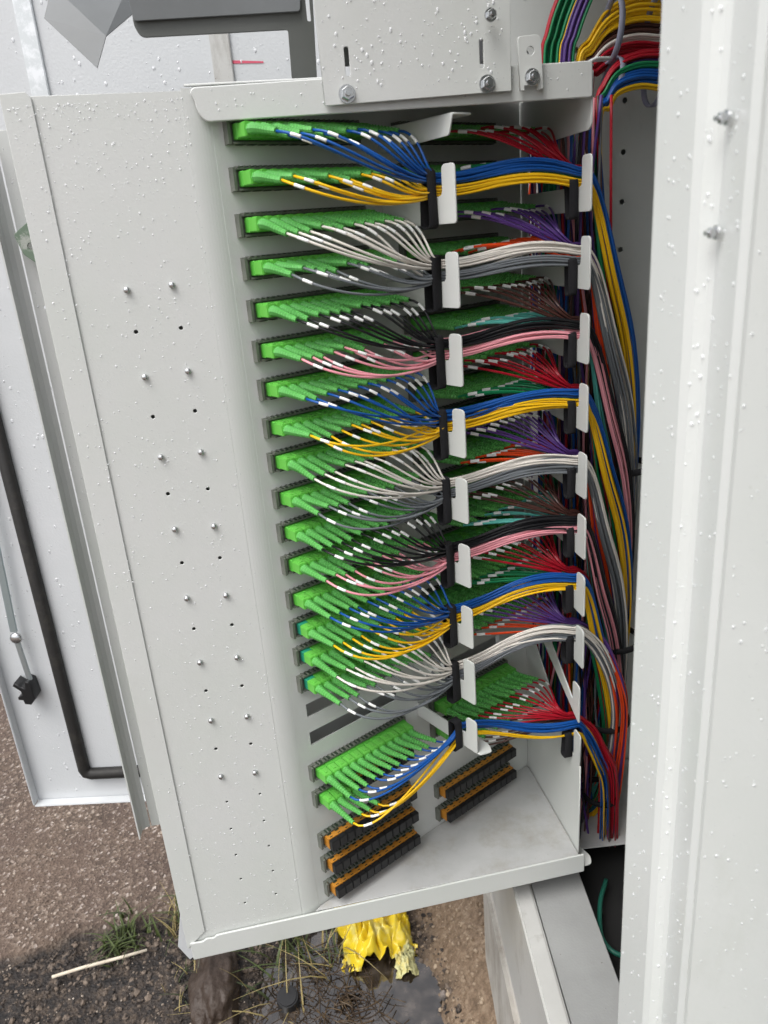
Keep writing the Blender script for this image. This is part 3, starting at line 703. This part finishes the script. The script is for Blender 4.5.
# top L bracket
p0_ = OL + Z * CZ
obj('top_bracket', sheet(rounded([(0, .074), (HLN - .006, .078), (HLN, .096), (0, .098)], .003), [], .002, p0_, N, Z), M['paint'], fr)
obj('top_bracket', sheet(rounded([(.02, .0), (HLN, 0), (HLN, .026), (HLN - .016, .026), (.02, .010)], .003), [], .002, p0_ + Z * .0965, N, U), M['paint'], fr)

# ------------------------------------------------------------------ adapter strips
ZR = [.0933, .0526, .0112, -.0289, -.0695, -.1098, -.1498, -.1908, -.2289, -.2705, -.3109, -.3507, -.3943, -.4326, -.4694, -.5074, None, None, -.6387, -.6793, -.7475, -.7865, -.8282]
S0L, S0R = .0262, .2290
PT = .01215
LCOL = ['blue', 'yellow', 'white', 'slate', 'black', 'pink'] * 2 + ['blue', 'yellow', 'white', 'slate', None, None, 'blue', 'yellow']
RCOL = ['red', 'green', 'violet', 'orange', 'brown', 'aqua'] * 2 + ['red', 'green', 'violet', 'orange', None, None, 'red', 'brown']
ad_me = box_mesh(-.0059, .0059, 0, .0085, -.0070, .0070, .0006); ad_me.materials.append(M['green_ad'])
ad_t = box_mesh(-.0059, .0059, 0, .0085, -.0070, .0070, .0006); ad_t.materials.append(M['teal'])
def amber_mesh():
    bm = bmesh.new()
    for (x0, x1, y0, y1, z0, z1, mi) in ((-.00605, .00605, 0, .0125, -.0078, .0078, 0), (-.003, .003, .0015, .0062, .0072, .0081, 1), (-.002, .002, .0095, .0108, .0072, .0080, 1), (-.003, .003, .0015, .0062, -.0081, -.0072, 1)):
        k = len(bm.faces); r_ = bmesh.ops.create_cube(bm, size=1)
        for v_ in r_['verts']: v_.co = V(((x0 + x1) / 2 + v_.co.x * (x1 - x0), (y0 + y1) / 2 + v_.co.y * (y1 - y0), (z0 + z1) / 2 + v_.co.z * (z1 - z0)))
        for f_ in list(bm.faces)[k:]: f_.material_index = mi
    return bm_mesh(bm)
ad_am = amber_mesh(); ad_am.materials.append(M['amber']); ad_am.materials.append(M['slot'])
cap_me = box_mesh(-.0058, .0058, 0, .0078, -.0073, .0073, .0007, 2); cap_me.materials.append(M['black'])
def housing_mesh(n):
    bm = bmesh.new()
    def bx(x0, x1, y0, y1, z0, z1):
        r = bmesh.ops.create_cube(bm, size=1)
        for v_ in r['verts']: v_.co = V(((x0 + x1) / 2 + v_.co.x * (x1 - x0), (y0 + y1) / 2 + v_.co.y * (y1 - y0), (z0 + z1) / 2 + v_.co.z * (z1 - z0)))
    L = n * PT + .004
    bx(-.005, L, 0, .0035, -.0108, .0108); bx(0, L, .0036, .008, .0085, .0103); bx(0, L, .0036, .008, -.0103, -.0085); bx(-.005, -.002, .0036, .0085, -.0103, .0103); bx(L - .002, L, .0036, .008, -.0083, .0083)
    nb = len(bm.faces)
    for i in range(n):
        for zz in (.0108, -.0112): bx(.0032 + i * PT + .002, .0127 + i * PT, .0010, .0078, zz, zz + .0005)
    for f_ in list(bm.faces)[nb:]: f_.material_index = 1
    for i in range(n * 2 + 1): bx(.001 + i * PT / 2, .0028 + i * PT / 2, .0, .0088, .0104, .0118)
    return bm_mesh(bm)
hm12 = housing_mesh(12); hm12.materials.append(M['housing']); hm12.materials.append(M['slot'])
def basis(O):
    m_ = Matrix((U, N, Z)).transposed().to_4x4(); m_.translation = O; return m_
CN = dict(blue='blue', yellow='yellow', white='white', slate='grey', black='black', pink='pink', red='red', green='dark green', violet='violet', orange='orange', brown='brown', aqua='turquoise')
# basis change for symmetric boxes: mirror of N handled by explicit matrix (U, N, Z)
def strip(r, side):
    if r == 20 and side == 'right': return
    s0 = S0L if side == 'left' else S0R; z_ = ZR[r]; O = PL2(s0, .0, z_)
    amber = r >= 20
    t_ = empty('adapter_strip', O)
    visible_i = r if r < 16 else r - 2 - (1 if r > 20 and side == 'right' else 0)
    word = ORD[visible_i]
    cn = (LCOL if side == 'left' else RCOL)[r] if r < 20 else None
    lab = ('amber adapter strip with black dust caps, %s down in the %s column' % (word, side)) if amber else ('green adapter strip, %s down in the %s column, plugged with %s leads' % (word, side, CN[cn]))
    tag(t_, lab, 'adapter strip', 'fibre adapter strips on the angled panel')
    B = basis(O)
    B2 = Matrix.Translation(O) @ Matrix((U, N, Z)).transposed().to_4x4()
    obj('housing', hm12, None, t_, B)
    for i in range(12):
        mm = B @ Matrix.Translation((.0022 + (i + .5) * PT, .004, 0))
        empty19 = (r == 19 and i >= (4 if side == 'left' else 12))
        if amber or empty19:
            a_ = obj('adapter', ad_am, None, t_, mm); c_ = obj('dust_cap', cap_me, None, a_); c_.matrix_parent_inverse = Matrix.Identity(4)
            c_.location = (0, .0126, 0)
        else:
            obj('adapter', ad_t if (r in (13, 14, 15) and i == 0 and side == 'left') else ad_me, None, t_, mm)
def PL2(s, n, z): return A0 + U * s + N * n + Z * (z + CZ)
for r in range(23):
    if ZR[r] is None: continue
    strip(r, 'left'); strip(r, 'right')

# ------------------------------------------------------------------ leads
con_me = None
def con_mesh():
    bm = bmesh.new(); bmesh.ops.create_cube(bm, size=1)
    for v_ in bm.verts: v_.co = V((v_.co.x * .0112, .0068 + v_.co.y * .0165, v_.co.z * .0128))
    bmesh.ops.bevel(bm, geom=bm.edges[:], offset=.0008, segments=2, affect='EDGES')
    r = bmesh.ops.create_cube(bm, size=1)
    for v_ in r['verts']: v_.co = V((v_.co.x * .0036, .006 + v_.co.y * .009, .0067 + v_.co.z * .0012))
    return bm_mesh(bm)
con_me = con_mesh(); con_me.materials.append(M['green'])
boot_n = 23
NT = .098      # n of the bundle centre in the left notch
def bundle_off(k, top, w_=.0075, h_=.011, rg=rnd):
    """stacked offsets (depth, height): 12 cables of one colour = half a bundle"""
    a_, b_ = k % 3, k // 3
    return ((a_ - 1) * .0019 + rg.uniform(-.0006, .0006), (b_ * .0026 + (.0016 if top else -.0105)) + rg.uniform(-.0005, .0005))
def trunk_pts(h, k, G, rg, right):
    """from the right-hand notch over the edge and down the lane of hook h"""
    z_ = G.z; bottom = CZ - .945
    sx = rg.uniform(-.010, .008); sy = rg.uniform(-.010, .010)
    prof_ = [(.030, .478, .004), (.10, .500, .014), (.19, .526, .040), (.30, .538, .068), (.42, .534, .090), (.55, .527, .105)] if h < 7 else \
            [(.028, .490, .004), (.07, .512, .010), (.13, .526, .028), (.20, .527, .050)]
    if h == 8: prof_ = [(.028, .480, .004), (.07, .497, .012), (.13, .512, .030)]
    pts = [G + V((.013, .001, -.003))]
    for d, q, dy in prof_:
        if z_ - d < bottom + .06: break
        f_ = min(1, d / .15); y_ = G.y + dy + sy * f_
        q2 = q - .0035 * max(0, h - 3) * f_ * (h < 7)
        pts.append(V((q2 * y_ + sx * (.45 + .55 * f_) - ({7: .004, 8: -.002}.get(h, .018) if right else 0) * f_, y_ - ({7: .026, 8: .020}.get(h, .008) if right else 0) * f_, z_ - d)))
    zl = pts[-1].z; x_, y_ = pts[-1].x, pts[-1].y
    nseg = max(1, int((zl - bottom) / .10))
    for j in range(1, nseg + 1):
        u = j / nseg
        pts.append(V((x_ + (-.018 if h < 7 else .004 if h == 7 else .022) * u + rg.uniform(-.003, .003), y_ + .035 * u + rg.uniform(-.003, .003), zl + (bottom - zl) * u)))
    return pts
def lead_path(r, i, side, rg):
    s = (S0L if side == 'left' else S0R) + .0022 + (i + .5) * PT; z_ = ZR[r]
    h = r // 2 if r < 16 else 8
    top = (r % 2 == 0)
    P0 = PL2(s, .0268, z_)
    G0 = V((XS, .831, CZ + (HR[h] if h < 8 else -.700) + .0345 + (.003 if h == 8 else 0)))
    dg_ = bundle_off(i, top, rg=rg)
    G = G0 + V((0, dg_[0], dg_[1] + (0 if side == 'left' else 0)))
    if side == 'left':
        z1 = HL[h] + (.0385 if h < 8 else .021)
        df = bundle_off(i, top, rg=rg)
        if rg.random() < .12: df = (df[0] - .002, rg.uniform(-.009, .011)); G = G0 + V((0, rg.uniform(-.003, .003), rg.uniform(-.009, .013)))
        Fp = OL + N * (.086 + df[0]) + Z * (CZ + z1 + df[1])
        dist = SH - s
        # boot direction: along N, leaning toward the hook and drooping
        bd = (N + U * (.16 + .35 * (i / 11)) + Z * (-.05 - .22 * rg.random() - (.04 if top else 0))).normalized()
        P1 = P0 + bd * .037
        boot = bez(P0, P0 + N * .013, P1 - bd * .015, P1, boot_n - 1) + [P1]
        sag = -.008 - .015 * dist / .18 if not top else .002
        if h == 8: sag = .004 if top else -.004
        c1 = P1 + bd * ((.018 + .22 * dist) * (.7 if h == 8 else 1)) + Z * sag * .4
        c2 = Fp - V((.6 * dist + .012, -.008, .004 - sag * .9))
        c2 = Fp - U * (.40 * dist + .010) + N * (.010) + Z * (sag * .7)
        if h == 8: c2 = Fp - U * (.26 * dist + .006) + N * .008 + Z * (-.006 + .0012 * (i - 11))
        seg = bez(P1, c1, c2, Fp, 14)
        dFG = (G - Fp)
        rise = (.019 if h < 8 else .010) + rg.uniform(-.002, .002)
        RF = [.85, .6, .7, .65, .8, .75, .9, 1.1, .5][h]; rz = rise * RF + rg.uniform(-.004, .004)
        seg += bez(Fp, Fp + U * (.36 * dFG.length) + N * .012 + Z * (rz * .15 - .007), G - V((.46 * dFG.length, .012, -rz * 1.45)), G, 14)
        seg += [G]
    else:
        bd = (N + U * (.30 + .25 * (i / 11)) + Z * (-.04 - .15 * rg.random())).normalized()
        P1 = P0 + bd * .037
        boot = bez(P0, P0 + N * .013, P1 - bd * .015, P1, boot_n - 1) + [P1]
        G = G + V((0, .016, .003 if top else .006))
        dd = (G - P1).length
        seg = bez(P1, P1 + bd * (.35 * dd) + Z * (.006 if top else .016), G - V((.38 * dd, .01, -.010 - .012 * top if top else -.018)), G, 14) + [G]
    tr = trunk_pts(h, i, G, rg, side == 'right')
    tail = catmull([seg[-2]] + [G] + tr, 4)[4:]
    path = seg[:-1] + tail
    return P0, boot, path, h
RC = .00135
def boot_tube(boot):
    rad = []
    for k in range(len(boot)):
        u = k / (len(boot) - 1); r_ = .0054 * (1 - u) + .0030 * u
        rad.append(r_ * (1.06 if k % 2 == 0 else .76) if k > 1 else .0050)
    return tube(boot, rad, 8)
def sleeve_pts(path, d0, ln):
    out_, acc = [], 0
    for a_, b_ in zip(path[:-1], path[1:]):
        L = (b_ - a_).length; n_ = max(1, int(L / .0015))
        for k in range(n_):
            p = a_.lerp(b_, k / n_); d = acc + L * k / n_
            if d0 <= d <= d0 + ln: out_.append(p)
            if d > d0 + ln: return out_
        acc += L
    return out_
rest = dict(con=MB()); restc = {}
def lead(r, i, side, full=True):
    rg = random.Random(1000 * r + 10 * i + (5 if side == 'right' else 0))
    cn = (LCOL if side == 'left' else RCOL)[r]
    P0, boot, path, h = lead_path(r, i, side, rg)
    con_b = basis(PL2((S0L if side == 'left' else S0R) + .0022 + (i + .5) * PT, .0124, ZR[r]))
    sl_ = sleeve_pts(path, .011 + rg.uniform(0, .005), .012)
    visible_i = r if r < 16 else r - 2
    if full:
        t_ = empty('fibre_lead', P0)
        tag(t_, '%s fibre lead in the %s socket of the %s strip down, %s column' % (CN[cn], ORD[i], ORD[visible_i], side), 'fibre lead', 'fibre leads plugged into the %s column' % side)
        obj('connector', con_me, None, t_, con_b)
        v_, f_ = boot_tube(boot); obj('boot', mesh(v_, f_, False), M['green_boot'], t_)
        obj('cable', tube_mesh(path, RC, 6), M['c_' + cn], t_)
        if len(sl_) > 2: obj('label_sleeve', tube_mesh(sl_, RC * 1.2, 8), M['label'], t_)
    else:
        mb = rest['con']
        vs_ = [con_b @ v_.co for v_ in con_me.vertices]; mb.add((vs_, [tuple(p.vertices) for p in con_me.polygons])); mb.add(boot_tube(boot))
        restc.setdefault(cn, MB()).add(tube(path, RC, 5))
        if len(sl_) > 2: restc.setdefault('_label', MB()).add(tube(sl_, RC * 1.45, 6))
total = 0
for r in range(20):
    if ZR[r] is None: continue
    for i in range(12):
        if r == 19 and i > 3: continue
        lead(r, i, 'left'); total += 1
for r in range(20):
    if ZR[r] is None: continue
    for i in range(12):
        full = r >= 18 or i in (4, 6, 8, 10)
        lead(r, i, 'right', full); total += full
print('individual leads', total)
# the remaining right-column leads as one object with several materials
allmb = MB(); mats = []; midx = []
def app(mb, m):
    b_ = len(allmb.v); allmb.v += mb.v; allmb.f += [tuple(i + b_ for i in f) for f in mb.f]; mats.append(m); midx.extend([len(mats) - 1] * len(mb.f))
app(rest['con'], M['green_boot'])
for k, mb in restc.items(): app(mb, M['label'] if k == '_label' else M['c_' + k])
me = allmb.mesh(False)
for m in mats: me.materials.append(m)
me.polygons.foreach_set('material_index', midx)
tag(obj('fibre_leads', me), 'remaining mixed colour leads fanned out behind in the right column', 'fibre leads', kind='stuff')

# ------------------------------------------------------------------ straps
for i, z0 in enumerate(HL):
    w_ = ['topmost', 'second', 'third', 'fourth', 'fifth', 'sixth', 'seventh', 'eighth', 'lowest'][i]
    tag(obj('velcro_strap', band_mesh(OL, N, U, .0800, .0920, z0 - .002, z0 + (.052 if i < 8 else .040), -.0150, -.0030, .0018, .003), M['velcro']),
        'black velcro strap at the %s cable hook of the middle row of hooks' % w_, 'strap', 'velcro straps round the cable bundles')
for i, z0 in enumerate(HR[:8] + [-.700]):
    w_ = ['topmost', 'second', 'third', 'fourth', 'fifth', 'sixth', 'seventh', 'eighth', 'lowest'][i]
    tag(obj('velcro_strap', band_mesh(OR, RN, RX, LR - .0395, LR - .0275, z0 - .005, z0 + .031, -.012, -.002, .0022, .003), M['velcro']),
        'black velcro strap at the %s cable hook on the right edge of the frame' % w_, 'strap', 'velcro straps round the cable bundles')

# ------------------------------------------------------------------ trunk cables: arcs at the top right, dropping behind the side panel
rg = random.Random(99)
arc_sets = [  # colour, count, start pixel y at the right edge, waypoints of the arc in the picture
    ('red', 3, -60, 'a'), ('green', 11, -50, 'a'), ('yellow', 2, -40, 'a'), ('violet', 9, -34, 'a'), ('green', 2, -20, 'a'),
    ('yellow', 12, -6, 'b'), ('brown', 4, 14, 'b'), ('white', 3, 20, 'b'), ('red', 9, 36, 'b'),
    ('red', 6, 66, 'c'), ('violet', 2, 70, 'c'), ('green', 4, 74, 'c'), ('blue', 10, 82, 'c'), ('yellow', 4, 90, 'c')]
base = {'a': (545, 600), 'b': (572, 612), 'c': (592, 616)}
cnt = {'a': 0, 'b': 0, 'c': 0}; tot = {'a': 27, 'b': 28, 'c': 26}
tidx = 0
for cn, n_, y0, grp in arc_sets:
    for k in range(n_):
        u = cnt[grp] / tot[grp]; cnt[grp] += 1
        Yd = 1.03 - .0006 * tidx + rg.uniform(-.012, .012)
        if grp == 'a':
            pts = [at_y(650, -120 + 40 * u, Yd), at_y(612 + 12 * u, -70 + 24 * u, Yd), at_y(573 + 32 * u, -34 + 10 * u, Yd), at_y(555 + 36 * u, 4, Yd), at_y(546 + 34 * u, 34, Yd), at_y(541 + 33 * u, 64, Yd)]
        elif grp == 'b':
            pts = [at_y(664, -6 + 74 * u, Yd), at_y(636, -5 + 70 * u, Yd), at_y(608 + 5 * u, 10 + 58 * u, Yd), at_y(590 + 8 * u, 38 + 38 * u, Yd), at_y(576 + 17 * u, 66 + 20 * u, Yd)]
        else:
            pts = [at_y(664, 50 + 42 * u, Yd - .02), at_y(640, 52 + 37 * u, Yd - .02), at_y(618, 62 + 34 * u, Yd - .02), at_y(604 + 6 * u, 82 + 28 * u, Yd - .02), at_y(595 + 6 * u, 112 + 12 * u, Yd - .02)]
        # drop
        x_ = pts[-1].x; 
        tx = {'a': .395, 'b': .43, 'c': .455}[grp] + .035 * u + rg.uniform(-.006, .006)
        ty = {'a': .985, 'b': .975, 'c': .99}[grp] + rg.uniform(-.018, .018)
        zz = pts[-1].z; yl_ = pts[-1].y
        for f_, q in ((.14, .45), (.30, .9), (.5, 1), (.8, 1), (1.15, 1)):
            zt = zz + (CZ - .93 - zz) * min(1, f_ * .9)
            if f_ > 1: zt = CZ - .945
            pts.append(V((x_ + (tx - x_) * q + rg.uniform(-.004, .004), yl_ + (ty - yl_) * q + rg.uniform(-.004, .004), zt)))
        nm = {'a': 'outer', 'b': 'middle', 'c': 'lower'}[grp]
        o = obj('trunk_cable', tube_mesh(catmull(pts, 7), .0020, 6), M['c_' + cn]); tidx += 1
        tag(o, '%s cable in the %s curved bundle arching at the top right of the cabinet' % (CN[cn], nm), 'cable', '%s cables of the %s curved bundle' % (CN[cn], nm))
drop_cols = ['violet', 'blue', 'brown', 'black', 'violet', 'pink', 'blue', 'brown', 'orange', 'black', 'green', 'violet', 'slate', 'red', 'blue', 'brown']
for k in range(104):
    cn = drop_cols[(k * 7) % 16] if rg.random() < .7 else rg.choice(drop_cols)
    x_, y_ = .384 + .075 * rg.random(), .905 + .15 * rg.random()
    if k >= 72: x_, y_ = .43 + .045 * rg.random(), .985 + .06 * rg.random(); cn = rg.choice(['yellow', 'yellow', 'blue', 'green', 'red', 'orange', 'violet', 'aqua', 'pink'])
    pts = [V((x_ + .01 * rg.uniform(-1, 1), y_ + .01 * rg.uniform(-1, 1), CZ + z_)) for z_ in (.12, 0, -.14, -.28, -.42, -.56, -.70, -.82, -.945)]
    pts = [V((p.x + .03 * math.sin((CZ - p.z) * 2.2) * (k % 5) / 5, p.y, p.z)) for p in pts]
    o = obj('riser_cable', tube_mesh(catmull(pts, 5), .0018, 6), M['c_' + cn])
    tag(o, '%s cable running straight down in the dark bundle behind the right-hand hooks' % CN[cn], 'cable', '%s riser cables behind the hooks' % CN[cn])
# spiral ties and loops round the arcs / trunk
def ring_tie(name, c_, ax, ra, rb, th, w_, m, label, bdir=None):
    ax = ax.normalized(); b1 = bdir if bdir else ax.orthogonal().normalized(); b1 = (b1 - ax * b1.dot(ax)).normalized(); b2 = ax.cross(b1)
    vs_, fs = [], []; n_ = 28
    for k in range(n_):
        an = 2 * math.pi * k / n_; d = b1 * math.cos(an) * ra + b2 * math.sin(an) * rb; dd = d.normalized()
        for (o_, s_) in ((0, -w_ / 2), (th, -w_ / 2), (th, w_ / 2), (0, w_ / 2)): vs_.append(c_ + d + dd * o_ + ax * s_)
    for k in range(n_):
        j = (k + 1) % n_
        for q in range(4): q2 = (q + 1) % 4; fs.append((4 * k + q, 4 * k + q2, 4 * j + q2, 4 * j + q))
    return tag(obj(name, mesh(vs_, fs, True), m), label, 'cable tie')
ring_tie('cable_tie', at_y(612, 30, .99), V((1, 0, -.10)), .034, .024, .002, .007, M['tie'], 'grey cable tie round the upper arching cable bundle', Z)
ring_tie('cable_tie', at_y(611, 84, .985), V((1, 0, -.30)), .028, .024, .002, .007, M['tie'], 'grey cable tie round the lower arching cable bundle', Z)
ring_tie('cable_tie', at_y(655, 36, .99), V((1, 0, -.05)), .040, .024, .002, .007, M['tie'], 'grey cable tie at the cabinet edge on the upper arching bundle', Z)
ring_tie('cable_tie', at_y(654, 80, .985), V((1, 0, -.05)), .028, .024, .002, .007, M['tie'], 'grey cable tie at the cabinet edge on the lower arching bundle', Z)
for (px, py, Y, ra, rb, lab) in ((620, 466, .925, .032, .05, 'black velcro loop high on the trunk beside the pink cables'), (612, 638, .915, .034, .045, 'black velcro loop on the trunk beside the yellow cables'),
                                 (606, 718, .905, .030, .036, 'black velcro loop round the orange and violet cables'), (600, 792, .90, .024, .032, 'black velcro loop round the red cables near the trunk bottom'),):
    ring_tie('velcro_loop', at_y(px, py, Y), V((-.08, .12, 1)), ra, rb, .003, .008, M['velcro'], lab, V((1, 0, 0)))

# ------------------------------------------------------------------ rain drops
def s_front(rg): return V((rg.uniform(XL + .003, -.02), .7988 if True else 0, CZ + ZBt + .02 + (ZT - ZBt - .03) * (1 - rg.random() ** 1.9 if rg.random() < .75 else rg.random()))), V((0, -1, 0))
def s_front2(rg):
    p, n_ = s_front(rg)
    if p.x < sx0 + .002: p.y = .7968
    return p, n_
drops('raindrops', 'raindrops beaded on the front plate of the patch frame', s_front2, 1900, 1, .0003, .0011)
def s_door(rg): return D0 + DX * rg.uniform(.02, .8) + Z * rg.uniform(.02, 1.45) + DN * .0017, DN
drops('raindrops', 'raindrops beaded on the opened white door', s_door, 3400, 2, .0006, .0024)
def s_mount(rg):
    return V((rg.uniform(mp[3][0] + .005, mp[1][0] - .004), .7883, rg.uniform(CZ + .12, CZ + .21))), V((0, -1, 0))
drops('raindrops', 'raindrops beaded on the bolted top mounting plate', s_mount, 230, 3, .0004, .0017)
def s_lip(rg): return V((rg.uniform(.0, .36), .7948, CZ + rg.uniform(.11, .13))), V((0, -1, 0))
drops('raindrops', 'raindrops beaded on the top lip of the frame', s_lip, 110, 4, .0003, .0011)
def s_jamb(rg):
    u = rg.random(); z_ = rg.uniform(-.9, .3)
    if u < .25: q = E0.lerp(E1, rg.uniform(.08, .9)); n_ = jn
    elif u < .38: q = E1.lerp(E2, rg.uniform(.2, .8)); n_ = V((-.3, -.95, 0)); q = q + V((0, -.0006))
    elif u < .66: q = E2.lerp(E3, rg.uniform(.1, .9)); n_ = jm2
    else: q = last + d2 * rg.uniform(.0, .05); n_ = jn2
    n_ = n_.normalized(); return V((q.x, q.y, CZ + z_)) + n_ * .0002, n_
dj = drops('raindrops', 'raindrops beaded on the cabinet jamb nearest the camera', s_jamb, 2000, 5, .0002, .0011)
dm_ = M['drop'].copy(); dm_.name = 'sky_glint_drop_near'; dm_.node_tree.nodes['Principled BSDF'].inputs['Alpha'].default_value = .62; dj.data.materials[0] = dm_  # near drops: the painted pale highlight is more opaque
def s_ch(rg): return V((xl + rg.uniform(.016, .05), .9988, rg.uniform(cz0 + .02, cz1))), V((0, -1, 0))
drops('raindrops', 'raindrops beaded on the channel behind the front plate', s_ch, 120, 6, .0004, .0013)
